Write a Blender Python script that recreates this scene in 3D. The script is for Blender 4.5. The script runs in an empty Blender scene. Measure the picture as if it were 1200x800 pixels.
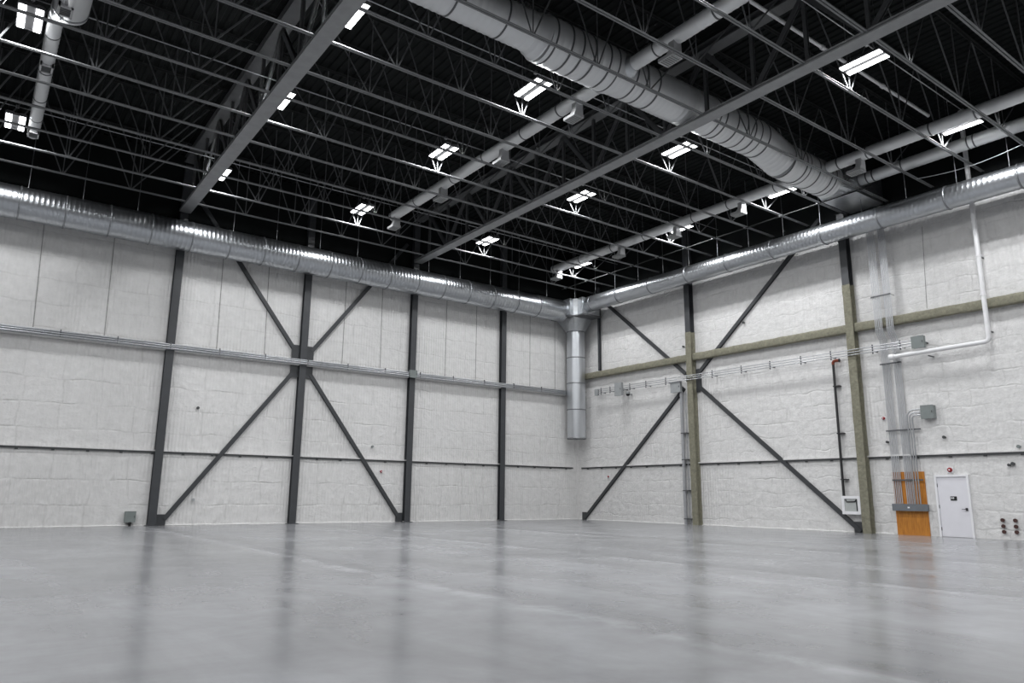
import bpy, math, random
from mathutils import Vector, Matrix
random.seed(11)
SC = bpy.context.scene
COL = SC.collection
PI = math.pi

# ------------------------------------------------------------------ materials
def new_mat(name, base, rough=0.6, metal=0.0, spec=0.5):
    m = bpy.data.materials.new(name); m.use_nodes = True
    b = m.node_tree.nodes['Principled BSDF']
    b.inputs['Base Color'].default_value = (*base, 1)
    b.inputs['Roughness'].default_value = rough
    b.inputs['Metallic'].default_value = metal
    b.inputs['Specular IOR Level'].default_value = spec
    return m

def nd(m, kind, **kw):
    n = m.node_tree.nodes.new(kind)
    for k, v in kw.items(): setattr(n, k, v)
    return n

def lk(m, a, b): m.node_tree.links.new(a, b)

def mottle(m, base, scale, lo, hi, detail=6, rough=None, bump=0.0, coord='Object'):
    """noise driven base colour between base*lo and base*hi, optional roughness range and bump"""
    b = m.node_tree.nodes['Principled BSDF']
    tc = nd(m, 'ShaderNodeTexCoord')
    n = nd(m, 'ShaderNodeTexNoise'); n.inputs['Scale'].default_value = scale; n.inputs['Detail'].default_value = detail
    lk(m, tc.outputs[coord], n.inputs['Vector'])
    r = nd(m, 'ShaderNodeValToRGB')
    r.color_ramp.elements[0].position = .3; r.color_ramp.elements[1].position = .7
    r.color_ramp.elements[0].color = (*[c*lo for c in base], 1); r.color_ramp.elements[1].color = (*[c*hi for c in base], 1)
    lk(m, n.outputs['Fac'], r.inputs['Fac']); lk(m, r.outputs['Color'], b.inputs['Base Color'])
    if rough:
        mr = nd(m, 'ShaderNodeMapRange'); mr.inputs['To Min'].default_value = rough[0]; mr.inputs['To Max'].default_value = rough[1]
        lk(m, n.outputs['Fac'], mr.inputs['Value']); lk(m, mr.outputs['Result'], b.inputs['Roughness'])
    if bump:
        bp = nd(m, 'ShaderNodeBump'); bp.inputs['Strength'].default_value = bump; bp.inputs['Distance'].default_value = .05
        lk(m, n.outputs['Fac'], bp.inputs['Height']); lk(m, bp.outputs['Normal'], b.inputs['Normal'])
    return m

def simple(name, base, rough=.6, metal=0., lo=.88, hi=1.06, scale=3., bump=0., spec=.5):
    return mottle(new_mat(name, base, rough, metal, spec), base, scale, lo, hi, bump=bump)

M = {}
M['joist'] = simple('grey_joist_paint', (.17, .176, .18), .55, 0)
M['girder'] = simple('grey_girder_paint', (.28, .286, .29), .55, 0)
M['web'] = simple('shaded_web_grey', (.10, .104, .107), .55, 0)  # joist grey darkened: the dimness between the chords is put into the colour
M['top_chord'] = simple('near_black_top_chord', (.022, .024, .024), .7, 0, spec=.3)  # near-black tone, much darker than the bottom chords
M['column'] = simple('dark_grey_steel_paint', (.050, .053, .058), .45, 0)
M['brace'] = simple('dark_brace_paint', (.045, .048, .052), .45, 0)
M['olive'] = simple('olive_fireproofing', (.225, .217, .165), .95, 0, .8, 1.12, 9., .5, .2)
M['black_deck'] = simple('black_deck_paint', (.0065, .008, .008), .8, 0, .8, 1.3, 1.2, 0, .2)
M['dark_bar'] = simple('dark_steel_bar', (.05, .053, .055), .6, 0)
M['galv_plain'] = simple('galvanised_steel', (.56, .58, .60), .35, .85, .9, 1.05, 8.)
M['conduit'] = simple('conduit_steel', (.50, .51, .53), .38, .75, .9, 1.05, 8.)
M['bundle_steel'] = simple('pale_conduit_steel', (.58, .59, .61), .45, .5, .95, 1.03, 8.)
M['box_grey'] = simple('grey_enclosure_paint', (.20, .225, .22), .5, 0)
M['box_light'] = simple('light_grey_enclosure_paint', (.33, .345, .35), .5, 0)
M['gutter'] = simple('slate_wireway_paint', (.15, .165, .18), .45, 0)
M['white_pipe'] = simple('white_pipe_paint', (.78, .78, .79), .4, 0, .95, 1.02)
M['black_pipe'] = simple('black_pipe_paint', (.022, .022, .024), .45, 0)
M['rust'] = simple('red_oxide_pipe', (.22, .045, .02), .7, 0, .7, 1.2, 30)
M['brown'] = simple('brown_cap', (.055, .02, .016), .6, 0)
M['red'] = simple('red_plastic', (.28, .012, .016), .4, 0)
M['white_metal'] = simple('white_metal_paint', (.80, .80, .82), .38, 0, .97, 1.02)
M['door_white'] = simple('white_door_paint', (.74, .735, .775), .35, 0, .97, 1.02)
M['sign_black'] = simple('black_sign', (.012, .012, .013), .4, 0)
M['steel_dark'] = simple('dark_steel_handle', (.10, .10, .105), .35, .8)
M['lamp_body'] = simple('dark_lamp_housing', (.10, .10, .105), .5, 0)
M['grille'] = simple('grey_grille', (.42, .43, .43), .5, .2)
M['grille_dark'] = simple('grille_slots', (.16, .165, .165), .6, 0)
M['seam'] = simple('wall_seam_caulk', (.30, .30, .29), .8, 0, .7, 1.3, 4)
M['far_wall'] = simple('dark_far_wall', (.12, .12, .12), .9)
M['glass'] = simple('cabinet_glass', (.44, .46, .45), .12, 0, .9, 1.1, 5)

def wood():
    m = new_mat('orange_plywood', (.45, .2, .05), .5)
    b = m.node_tree.nodes['Principled BSDF']
    tc = nd(m, 'ShaderNodeTexCoord'); mp = nd(m, 'ShaderNodeMapping')
    mp.inputs['Scale'].default_value = (4, 7, .8)
    n = nd(m, 'ShaderNodeTexNoise'); n.inputs['Scale'].default_value = 2.2; n.inputs['Detail'].default_value = 8; n.inputs['Distortion'].default_value = 1.4
    r = nd(m, 'ShaderNodeValToRGB')
    r.color_ramp.elements[0].position = .28; r.color_ramp.elements[1].position = .72
    r.color_ramp.elements[0].color = (.38, .13, .014, 1); r.color_ramp.elements[1].color = (.60, .25, .035, 1)
    lk(m, tc.outputs['Object'], mp.inputs['Vector']); lk(m, mp.outputs['Vector'], n.inputs['Vector'])
    lk(m, n.outputs['Fac'], r.inputs['Fac']); lk(m, r.outputs['Color'], b.inputs['Base Color'])
    return m
M['wood'] = wood()

def lens():
    m = bpy.data.materials.new('led_lens'); m.use_nodes = True
    nt = m.node_tree; nt.nodes.clear()
    e = nt.nodes.new('ShaderNodeEmission'); e.inputs['Color'].default_value = (.97, .985, 1.0, 1); e.inputs['Strength'].default_value = 10.0
    o = nt.nodes.new('ShaderNodeOutputMaterial'); nt.links.new(e.outputs[0], o.inputs[0])
    return m
M['lens'] = lens()

def duct_mat(name, axis, pitch=.10, rough=.3, bump=.22, base=(.60, .62, .645), metal=.95, rib=.05):
    """galvanised sheet with fine ribs running round the duct"""
    m = new_mat(name, base, rough, metal)
    b = m.node_tree.nodes['Principled BSDF']
    tc = nd(m, 'ShaderNodeTexCoord')
    n = nd(m, 'ShaderNodeTexNoise'); n.inputs['Scale'].default_value = .6; n.inputs['Detail'].default_value = 1
    lk(m, tc.outputs['Object'], n.inputs['Vector'])
    r = nd(m, 'ShaderNodeMapRange'); r.inputs['To Min'].default_value = rough; r.inputs['To Max'].default_value = rough+.05
    lk(m, n.outputs['Fac'], r.inputs['Value']); lk(m, r.outputs['Result'], b.inputs['Roughness'])
    return m
M['duct_x'] = duct_mat('galvanised_duct_along_left', 'X', .17, .27, .4, (.50, .52, .545), .97, .05)
M['duct_y'] = duct_mat('galvanised_duct_along_right', 'Y', .17, .27, .4, (.52, .54, .565), .97, .05)
M['duct_z'] = duct_mat('galvanised_drop_duct', 'Z', .25)
M['duct_big'] = duct_mat('galvanised_main_duct', 'X', .2, .45, .5, (.70, .71, .72), .5, .16)
M['spiral'] = duct_mat('galvanised_spiral_duct', 'Y', .2, .45, .45, (.74, .75, .755), .45, .14)
M['ring'] = simple('duct_joint_steel', (.30, .31, .325), .4, .8, .9, 1.05, 8.)
M['ring_dark'] = simple('dark_joint_steel', (.14, .145, .15), .5, .6, .9, 1.05, 8.)  # darker steel tone for rings, flanges, clips and struts
M['boot'] = simple('outlet_sheet_metal', (.50, .505, .51), .5, .35, .95, 1.03, 5.)

def foam(name, axis, bw, rh, off, pitch, bs, crease_dark, wob):
    """white quilted foam: fine vertical ribs, lapped blocks and lumps"""
    base = (.70, .694, .686)
    m = new_mat(name, base, .75, 0, .3)
    b = m.node_tree.nodes['Principled BSDF']
    tc = nd(m, 'ShaderNodeTexCoord'); sp = nd(m, 'ShaderNodeSeparateXYZ'); lk(m, tc.outputs['Object'], sp.inputs[0])
    u = sp.outputs['XYZ'.index(axis)]
    cb = nd(m, 'ShaderNodeCombineXYZ'); lk(m, u, cb.inputs[0]); lk(m, sp.outputs[2], cb.inputs[1])
    # wobble
    n0 = nd(m, 'ShaderNodeTexNoise'); n0.inputs['Scale'].default_value = .9; n0.inputs['Detail'].default_value = 3
    lk(m, tc.outputs['Object'], n0.inputs['Vector'])
    vm = nd(m, 'ShaderNodeVectorMath', operation='MULTIPLY_ADD'); vm.inputs[1].default_value = (wob, wob, wob)
    lk(m, n0.outputs['Color'], vm.inputs[0]); lk(m, cb.outputs[0], vm.inputs[2])
    bk = nd(m, 'ShaderNodeTexBrick'); bk.inputs['Scale'].default_value = 1.0
    bk.inputs['Mortar Size'].default_value = .05; bk.inputs['Mortar Smooth'].default_value = 1.0
    bk.inputs['Brick Width'].default_value = bw; bk.inputs['Row Height'].default_value = rh; bk.offset = off; bk.offset_frequency = 2
    bk.inputs['Color1'].default_value = (.45, .45, .45, 1); bk.inputs['Color2'].default_value = (.6, .6, .6, 1); bk.inputs['Mortar'].default_value = (.12, .12, .12, 1)
    lk(m, vm.outputs[0], bk.inputs['Vector'])
    # ribs
    mul = nd(m, 'ShaderNodeMath', operation='MULTIPLY'); mul.inputs[1].default_value = 2*PI/pitch
    lk(m, u, mul.inputs[0]); sn = nd(m, 'ShaderNodeMath', operation='SINE'); lk(m, mul.outputs[0], sn.inputs[0])
    n2 = nd(m, 'ShaderNodeTexNoise'); n2.inputs['Scale'].default_value = .35; n2.inputs['Detail'].default_value = 3
    lk(m, tc.outputs['Object'], n2.inputs['Vector'])
    amp = nd(m, 'ShaderNodeMapRange'); amp.inputs['From Min'].default_value = .42; amp.inputs['From Max'].default_value = .62
    amp.inputs['To Min'].default_value = .02; amp.inputs['To Max'].default_value = .13
    lk(m, n2.outputs['Fac'], amp.inputs['Value'])
    rb = nd(m, 'ShaderNodeMath', operation='MULTIPLY'); lk(m, sn.outputs[0], rb.inputs[0]); lk(m, amp.outputs[0], rb.inputs[1])
    n3 = nd(m, 'ShaderNodeTexNoise'); n3.inputs['Scale'].default_value = 3.2; n3.inputs['Detail'].default_value = 6; n3.inputs['Roughness'].default_value = .6
    lk(m, tc.outputs['Object'], n3.inputs['Vector'])
    n5 = nd(m, 'ShaderNodeTexNoise'); n5.inputs['Scale'].default_value = .8; n5.inputs['Detail'].default_value = 3
    lk(m, cb.outputs[0], n5.inputs['Vector'])
    mk = nd(m, 'ShaderNodeMapRange'); mk.inputs['From Min'].default_value = .40; mk.inputs['From Max'].default_value = .66
    mk.inputs['To Min'].default_value = .15*bs; mk.inputs['To Max'].default_value = 1.3*bs
    lk(m, n5.outputs['Fac'], mk.inputs['Value'])
    cen = nd(m, 'ShaderNodeMath', operation='SUBTRACT'); cen.inputs[1].default_value = .52; lk(m, bk.outputs['Color'], cen.inputs[0])
    a1 = nd(m, 'ShaderNodeMath', operation='MULTIPLY_ADD'); lk(m, mk.outputs['Result'], a1.inputs[1])
    lk(m, cen.outputs[0], a1.inputs[0]); lk(m, rb.outputs[0], a1.inputs[2])
    a2 = nd(m, 'ShaderNodeMath', operation='MULTIPLY_ADD'); a2.inputs[1].default_value = .8
    lk(m, n3.outputs['Fac'], a2.inputs[0]); lk(m, a1.outputs[0], a2.inputs[2])
    bp = nd(m, 'ShaderNodeBump'); bp.inputs['Strength'].default_value = .7; bp.inputs['Distance'].default_value = .09
    lk(m, a2.outputs[0], bp.inputs['Height']); lk(m, bp.outputs['Normal'], b.inputs['Normal'])
    # slight own colour variation of the foam, blotchy, plus yellowish smudges
    r = nd(m, 'ShaderNodeValToRGB'); r.color_ramp.elements[0].position = .3; r.color_ramp.elements[1].position = .68
    r.color_ramp.elements[0].color = (*[c*.90 for c in base], 1); r.color_ramp.elements[1].color = (*[min(1, c*1.03) for c in base], 1)
    lk(m, n3.outputs['Fac'], r.inputs['Fac'])
    cr = nd(m, 'ShaderNodeMath', operation='MULTIPLY'); lk(m, bk.outputs['Fac'], cr.inputs[0])  # creases between blocks darkened in the base colour, in noisy patches
    cm = nd(m, 'ShaderNodeMapRange'); cm.inputs['From Min'].default_value = .35; cm.inputs['From Max'].default_value = .62
    cm.inputs['To Min'].default_value = .02; cm.inputs['To Max'].default_value = crease_dark
    lk(m, n0.outputs['Fac'], cm.inputs['Value']); lk(m, cm.outputs['Result'], cr.inputs[1])
    mxc = nd(m, 'ShaderNodeMixRGB'); mxc.inputs['Color2'].default_value = (.30, .295, .285, 1)
    lk(m, cr.outputs[0], mxc.inputs['Fac']); lk(m, r.outputs['Color'], mxc.inputs['Color1'])
    lk(m, mxc.outputs['Color'], b.inputs['Base Color'])
    return m
M['foam_left'] = foam('white_foam_left', 'X', 1.3, .95, .06, .14, .42, .22, .30)
M['foam_right'] = foam('white_foam_right', 'Y', .74, .60, .37, .15, .42, .12, .5)

def concrete():
    base = (.222, .226, .236)
    m = new_mat('polished_concrete', base, .25, 0, .5)
    b = m.node_tree.nodes['Principled BSDF']
    def math(op, a, c, d=None):
        n = nd(m, 'ShaderNodeMath', operation=op)
        for i, v in enumerate((a, c, d)):
            if v is None: continue
            if isinstance(v, (int, float)): n.inputs[i].default_value = v
            else: lk(m, v, n.inputs[i])
        return n.outputs[0]
    def remap(v, a, c, x, y):
        n = nd(m, 'ShaderNodeMapRange'); lk(m, v, n.inputs['Value'])
        for k, q in zip(('From Min', 'From Max', 'To Min', 'To Max'), (a, c, x, y)): n.inputs[k].default_value = q
        return n.outputs['Result']
    def noise(scale, detail, rough, dist=0.0, sc=(1, 1, 1)):
        mp = nd(m, 'ShaderNodeMapping'); mp.inputs['Scale'].default_value = sc
        lk(m, tc.outputs['Object'], mp.inputs['Vector'])
        n = nd(m, 'ShaderNodeTexNoise'); n.inputs['Scale'].default_value = scale; n.inputs['Detail'].default_value = detail
        n.inputs['Roughness'].default_value = rough; n.inputs['Distortion'].default_value = dist
        lk(m, mp.outputs['Vector'], n.inputs['Vector']); return n.outputs['Fac']
    tc = nd(m, 'ShaderNodeTexCoord')
    sp = nd(m, 'ShaderNodeSeparateXYZ'); lk(m, tc.outputs['Object'], sp.inputs[0])
    big = noise(.28, 7, .6, 1.2); mid = noise(1.3, 8, .62, .4); fine = noise(7.0, 6, .65)
    trowel = noise(.5, 7, .6, .8, (1.0, .22, 1))
    v = math('MULTIPLY_ADD', big, 1.1, math('MULTIPLY_ADD', mid, .33, math('MULTIPLY_ADD', fine, .07, math('MULTIPLY', trowel, .7))))
    tone = remap(v, .82, 1.42, .72, 1.32)
    # pour joints running down the hall: a pale worn line, darker stain on one side
    for xj in (-23.03, -17.0, -11.2):
        wob = math('MULTIPLY_ADD', mid, .14, math('ADD', sp.outputs[0], -xj-.07))
        near = remap(math('ABSOLUTE', wob, 0), .03, .30, 1, 0)
        tone = math('MULTIPLY_ADD', math('MULTIPLY', near, remap(mid, .40, .60, 0, 1)), .34, tone)
        line = remap(math('ABSOLUTE', math('ADD', wob, -.05), 0), .006, .02, 1, 0)
        tone = math('MULTIPLY_ADD', math('MULTIPLY', line, remap(fine, .40, .6, 0, 1)), -.18, tone)
        side = math('MULTIPLY', remap(wob, .05, .16, 0, 1), remap(wob, .3, 1.4, 1, 0))
        tone = math('MULTIPLY_ADD', math('MULTIPLY', side, remap(big, .40, .60, .0, 1)), -.40, tone)
    tone = math('MAXIMUM', tone, .5)
    cm = nd(m, 'ShaderNodeVectorMath', operation='SCALE'); cm.inputs[0].default_value = base
    lk(m, tone, cm.inputs['Scale']); lk(m, cm.outputs[0], b.inputs['Base Color'])
    lk(m, remap(math('MULTIPLY_ADD', mid, .4, math('MULTIPLY', trowel, .6)), .36, .64, .16, .27), b.inputs['Roughness'])
    return m
M['concrete'] = concrete()

# ------------------------------------------------------------------ mesh builder
class MB:
    def __init__(s): s.v = []; s.f = []; s.mi = []; s.sm = []
    def add(s, vs, fs, m=0, smooth=False):
        o = len(s.v); s.v += [tuple(p) for p in vs]
        for f in fs: s.f.append([i+o for i in f]); s.mi.append(m); s.sm.append(smooth)
        return s
    def box(s, x0, x1, y0, y1, z0, z1, m=0):
        x0, x1 = sorted((x0, x1)); y0, y1 = sorted((y0, y1)); z0, z1 = sorted((z0, z1))
        vs = [(x0,y0,z0),(x1,y0,z0),(x1,y1,z0),(x0,y1,z0),(x0,y0,z1),(x1,y0,z1),(x1,y1,z1),(x0,y1,z1)]
        return s.add(vs, [(0,3,2,1),(4,5,6,7),(0,1,5,4),(1,2,6,5),(2,3,7,6),(3,0,4,7)], m)
    def extrude(s, prof, p, q, up=(0,0,1), m=0, smooth=False):
        """closed 2-D profile (side, up) swept straight from p to q"""
        p = Vector(p); q = Vector(q); d = (q-p).normalized(); up = Vector(up)
        sd = d.cross(up)
        if sd.length < 1e-4: sd = d.cross(Vector((0,1,0)))
        sd.normalize(); u = sd.cross(d).normalized(); n = len(prof)
        vs = [p+sd*a+u*b for a, b in prof]+[q+sd*a+u*b for a, b in prof]
        fs = [(i, (i+1) % n, n+(i+1) % n, n+i) for i in range(n)]
        s.add(vs, fs, m, smooth)
        return s.add(vs, [tuple(range(n-1, -1, -1)), tuple(range(n, 2*n))], m)
    def bar(s, p, q, w, h, up=(0,0,1), m=0):
        a, b = w/2, h/2
        return s.extrude([(-a,-b),(a,-b),(a,b),(-a,b)], p, q, up, m)
    def angle(s, p, q, w, t=.008, up=(0,0,1), sgn=1, m=0):
        return s.extrude([(0,0),(sgn*w,0),(sgn*w,t),(sgn*t,t),(sgn*t,w),(0,w)], p, q, up, m)
    def hbar(s, p, q, w, h, t=.03, up=(0,0,1), m=0):
        """H section: flanges of width w, overall depth h along up"""
        a, b = w/2, h/2
        pr = [(-a,-b),(a,-b),(a,-b+t),(t/2,-b+t),(t/2,b-t),(a,b-t),(a,b),(-a,b),(-a,b-t),(-t/2,b-t),(-t/2,-b+t),(-a,-b+t)]
        return s.extrude(pr, p, q, up, m)
    def tube(s, path, r, n=10, m=0, caps=True):
        P = [Vector(p) for p in path]; k = len(P)
        R = r if isinstance(r, (list, tuple)) else [r]*k
        rows = []; u = None
        for i in range(k):
            t = (P[min(i+1, k-1)]-P[max(i-1, 0)])
            if t.length < 1e-9: t = P[min(i+1,k-1)]-P[0] if i == 0 else P[i]-P[0]
            t.normalize()
            if u is None:
                a = Vector((0,0,1)) if abs(t.z) < .9 else Vector((0,1,0))
                u = a.cross(t).normalized()
            else:
                u = (u - t*u.dot(t)).normalized()
            w = t.cross(u)
            rows.append([P[i]+(u*math.cos(2*PI*j/n)+w*math.sin(2*PI*j/n))*R[i] for j in range(n)])
        vs = [p for row in rows for p in row]; fs = []
        for i in range(k-1):
            for j in range(n):
                a = i*n+j; b = i*n+(j+1) % n
                fs.append((a, b, b+n, a+n))
        s.add(vs, fs, m, True)
        if caps:
            s.add(rows[0], [tuple(range(n-1, -1, -1))], m); s.add(rows[-1], [tuple(range(n))], m)
        return s
    def loft(s, rings, m=0, smooth=False, caps=True):
        n = len(rings[0]); vs = [p for r in rings for p in r]; fs = []
        for i in range(len(rings)-1):
            for j in range(n):
                a = i*n+j; b = i*n+(j+1) % n
                fs.append((a, b, b+n, a+n))
        s.add(vs, fs, m, smooth)
        if caps:
            s.add(rings[0], [tuple(range(n-1, -1, -1))], m); s.add(rings[-1], [tuple(range(n))], m)
        return s
    def ball(s, c, r, n=12, m=0, k=7):
        rows = [[(c[0]+r*math.sin(PI*i/k)*math.cos(2*PI*j/n), c[1]+r*math.sin(PI*i/k)*math.sin(2*PI*j/n), c[2]+r*math.cos(PI*i/k)) for j in range(n)] for i in range(1, k)]
        return s.loft(rows, m, True)
    def build(s, name, mats, parent=None, base=None):
        """link as one mesh; origin at the parent's base or at base"""
        if not isinstance(mats, (list, tuple)): mats = [mats]
        o = Vector(parent.get('_b', (0,0,0))) if parent is not None else Vector(base or (0,0,0))
        me = bpy.data.meshes.new(name)
        me.from_pydata([(p[0]-o.x, p[1]-o.y, p[2]-o.z) for p in s.v], [], s.f)
        for mt in mats: me.materials.append(M[mt] if isinstance(mt, str) else mt)
        for i, p in enumerate(me.polygons): p.material_index = s.mi[i]; p.use_smooth = s.sm[i]
        me.update()
        ob = bpy.data.objects.new(name, me); COL.objects.link(ob)
        if parent is not None: ob.parent = parent; ob['_b'] = tuple(o)
        else: ob.location = o
        return ob

def tag(o, label, cat, group=None):
    o['label'] = label; o['category'] = cat
    if group: o['group'] = group
    return o
def thing(name, label, cat, base=(0,0,0), group=None):
    o = bpy.data.objects.new(name, None); COL.objects.link(o)
    o.empty_display_size = .2
    o.location = base; o['_b'] = tuple(base)
    return tag(o, label, cat, group)
def struct(o): o['kind'] = 'structure'; return o
def copy_tree(o, parent=None):
    c = o.copy(); COL.objects.link(c)
    if parent is not None: c.parent = parent
    for ch in list(o.children): copy_tree(ch, c)
    return c
ORD = ['first','second','third','fourth','fifth','sixth','seventh','eighth','ninth','tenth','eleventh','twelfth','thirteenth','fourteenth','fifteenth','sixteenth','seventeenth','eighteenth','nineteenth','twentieth']

CAM = Vector((-28.793, -32.665, 1.320))
def L(x, z, d):      # a point standing d off the left wall, seen in front of wall point (x, z)
    k = d/32.665; return (x+(CAM.x-x)*k, -d, z+(CAM.z-z)*k)
def R(y, z, d):      # the same for the right wall
    k = d/28.793; return (-d, y+(CAM.y-y)*k, z+(CAM.z-z)*k)

# ------------------------------------------------------------------ the room
X0, Y0, ZT, ZB = -46.5, -44.0, 15.8, 12.55        # far ends, deck height, top of the white foam
def floor():
    b = MB().box(X0, 0, Y0, 0, -.3, 0)
    return struct(b.build('floor', 'concrete'))
floor()
def ceiling():
    b = MB()                                        # ribbed roof deck
    x = X0
    n = int((0-X0)/.3)
    prof = []
    for i in range(n):
        a = X0+i*.3
        prof += [(a, ZT), (a+.12, ZT), (a+.15, ZT+.05), (a+.27, ZT+.05)]
    prof += [(0, ZT), (0, ZT+.3), (X0, ZT+.3)]
    k = len(prof)
    vs = [(p[0], Y0, p[1]) for p in prof]+[(p[0], 0, p[1]) for p in prof]
    fs = [(i, (i+1) % k, k+(i+1) % k, k+i) for i in range(k)]
    b.add(vs, fs); b.add(vs, [tuple(range(k-1, -1, -1)), tuple(range(k, 2*k))])
    return struct(b.build('ceiling', 'black_deck'))
ceiling()
# long left wall, y = 0
w = MB().box(X0, 0, 0, .3, 0, ZB, 0).box(X0, 0, 0, .3, ZB, ZT, 1)
for x0, x1, z0, z1 in [(-27.56,-27.43,11.6,7.4),(-25.10,-25.03,11.6,7.4),(-20.79,-20.72,11.6,7.4),(-18.75,-18.66,11.6,7.4),(-14.95,-14.95,11.6,7.4),
                       (-13.0,-12.95,11.6,7.4),(-9.21,-9.21,11.6,7.4),(-7.30,-7.30,11.6,7.4),(-3.6,-3.6,11.6,7.4),(-1.75,-1.75,11.6,7.4)]:
    w.bar((x0, -.004, z0), (x1, -.004, z1), .035, .012, (0,1,0), 2)
struct(w.build('wall_left', ['foam_left', 'black_deck', 'seam']))
w = MB().box(0, .3, Y0, 0.3, 0, ZB, 0).box(0, .3, Y0, 0.3, ZB, ZT, 1)
w.bar((-.004, -20.30, 11.7), (-.004, -20.15, 8.45), .022, .012, (1,0,0), 2)
struct(w.build('wall_right', ['foam_right', 'black_deck', 'seam']))
struct(MB().box(X0-.3, X0, Y0, .3, 0, ZB, 0).box(X0-.3, X0, Y0, .3, ZB, ZT, 1).build('wall_side', ['far_wall', 'black_deck']))
struct(MB().box(X0, 0.3, Y0-.3, Y0, 0, ZB, 0).box(X0, 0.3, Y0-.3, Y0, ZB, ZT, 1).build('wall_back', ['far_wall', 'black_deck']))
# foam fillet along the foot of the walls
def skirting(name, left):
    b = MB(); n = 60; rows = []
    for i in range(n+1):
        t = i/n; h = .035+.03*random.random(); d = .045+.035*random.random()
        if left:
            x = -34+t*33.9; rows.append([(x,.0,0),(x,-d,0),(x,-d*.7,h*.6),(x,0,h)])
        else:
            y = -.1-t*18.0; rows.append([(0,y,0),(-d,y,0),(-d*.7,y,h*.6),(0,y,h)])
    b.loft(rows, 0, True)
    return struct(b.build(name, 'foam_left' if left else 'foam_right'))
skirting('baseboard_left', True); skirting('baseboard_right', False)
# low wall girts: a slim dark strip with a foam lip above, on clips
def low_girt(name, left, a0, a1):
    b = MB(); z = 2.90
    def bx(u0, u1, d0, d1, z0, z1, m):
        if left: b.box(u0, u1, -d0, -d1, z0, z1, m)
        else: b.box(-d0, -d1, u0, u1, z0, z1, m)
    bx(a0, a1, -.01, .07, z-.045, z+.03, 0)
    bx(a0, a1, -.01, .085, z+.03, z+.085, 1)
    u = max(a0, a1)-.5
    while u > min(a0, a1)+.3:
        bx(u-.05, u+.05, -.01, .06, z-.085, z-.045, 0); u -= 1.15
    return struct(b.build(name, ['dark_bar', 'foam_left' if left else 'foam_right']))
low_girt('trim_1', True, -34, -.45)
low_girt('trim_2', False, -.35, -27.0)

# ------------------------------------------------------------------ columns and braces
LCOL = [-22.60, -16.93, -11.25, -5.60]
def left_column(x, label, gusset=False, junction=False):
    t = thing('steel_column', label, 'column', (x, -.13, 0))
    MB().hbar((x, -.13, .02), (x, -.13, 15.3), .31, .24, .022, (0,1,0)).build('shaft', 'column', t)
    MB().box(x-.24, x+.24, -.36, -.005, 0, .025).build('base_plate', 'column', t)
    if gusset:
        MB().add([(x-.46,-.115,8.0),(x+.46,-.115,8.0),(x+.52,-.115,7.8),(x+.52,-.115,6.75),(x+.44,-.115,6.5),(x-.44,-.115,6.5),(x-.52,-.115,6.75),(x-.52,-.115,7.8),
                  (x-.46,-.095,8.0),(x+.46,-.095,8.0),(x+.52,-.095,7.8),(x+.52,-.095,6.75),(x+.44,-.095,6.5),(x-.44,-.095,6.5),(x-.52,-.095,6.75),(x-.52,-.095,7.8)],
                 [(0,1,2,3,4,5,6,7),(15,14,13,12,11,10,9,8)]+[(i,8+i,8+(i+1)%8,(i+1)%8) for i in range(8)]).build('gusset_plate', 'brace', t)
    return t
left_column(LCOL[0], 'dark grey steel column farthest from the corner on the left wall')
left_column(LCOL[1], 'dark grey steel column at the centre of the left wall cross bracing', True)
left_column(LCOL[2], 'dark grey steel column on the left wall carrying a small junction box')
left_column(LCOL[3], 'dark grey steel column on the left wall nearest the corner duct')

def brace(p, q, label, plate=None, mat='brace', w=.17):
    p = Vector(p); q = Vector(q); mid = tuple(p if p.z < q.z else q)
    t = thing('cross_brace', label, 'brace', mid)
    n = Vector((0,1,0)) if abs(p.y-q.y) < .3 else Vector((1,0,0))
    MB().hbar(p, q, w, w*.62, .016, tuple(n)).build('strut', mat, t)
    if plate is not None:
        c = Vector(plate)
        if n.y: MB().box(c.x-.18, c.x+.18, c.y-.012, c.y+.012, c.z-.0, c.z+.42).build('end_plate', mat, t)
        else: MB().box(c.x-.012, c.x+.012, c.y-.18, c.y+.18, c.z, c.z+.42).build('end_plate', mat, t)
    return t
d = .08
brace(L(-22.2,14.2,d), L(-17.30,7.80,d), 'dark upper left brace of the left wall cross, rising to the duct')
brace(L(-11.7,14.1,d), L(-16.48,7.80,d), 'dark upper right brace of the left wall cross, rising to the duct')
brace(L(-22.12,.25,d), L(-17.30,6.72,d), 'dark lower left brace of the left wall cross, meeting the farthest column', L(-22.24,.02,d))
brace(L(-11.62,.25,d), L(-16.48,6.72,d), 'dark lower right brace of the left wall cross, meeting the junction box column', L(-11.58,.02,d))

def right_column(y, label, ztop, zcap=15.3):
    """steel H column sprayed with olive fireproofing up to ztop"""
    t = thing('steel_column', label, 'column', (-.19, y, 0))
    MB().hbar((-.19, y, ztop), (-.19, y, zcap), .31, .33, .022, (1,0,0)).build('bare_shaft', 'column', t)
    # lumpy sprayed sleeve following the H
    prof = []
    a, bb, tt = .165, .175, .055
    pr = [(-a,-bb),(a,-bb),(a,-bb+tt),(tt,-bb+tt*1.6),(tt,bb-tt*1.6),(a,bb-tt),(a,bb),(-a,bb),(-a,bb-tt),(-tt,bb-tt*1.6),(-tt,-bb+tt*1.6),(-a,-bb+tt)]
    rows = []
    n = 36
    for i in range(n+1):
        z = ztop*i/n
        rows.append([(-.19-q+random.uniform(-.008,.008), y+p+random.uniform(-.008,.008), z) for p, q in pr])
    MB().loft(rows).build('fireproofing', 'olive', t)
    return t
CA, CB = -8.80, -17.22
tA = right_column(CA, 'olive fireproofed column at the centre of the right wall cross bracing', 9.45)
yy, zz = CA-.08, 6.98
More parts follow.
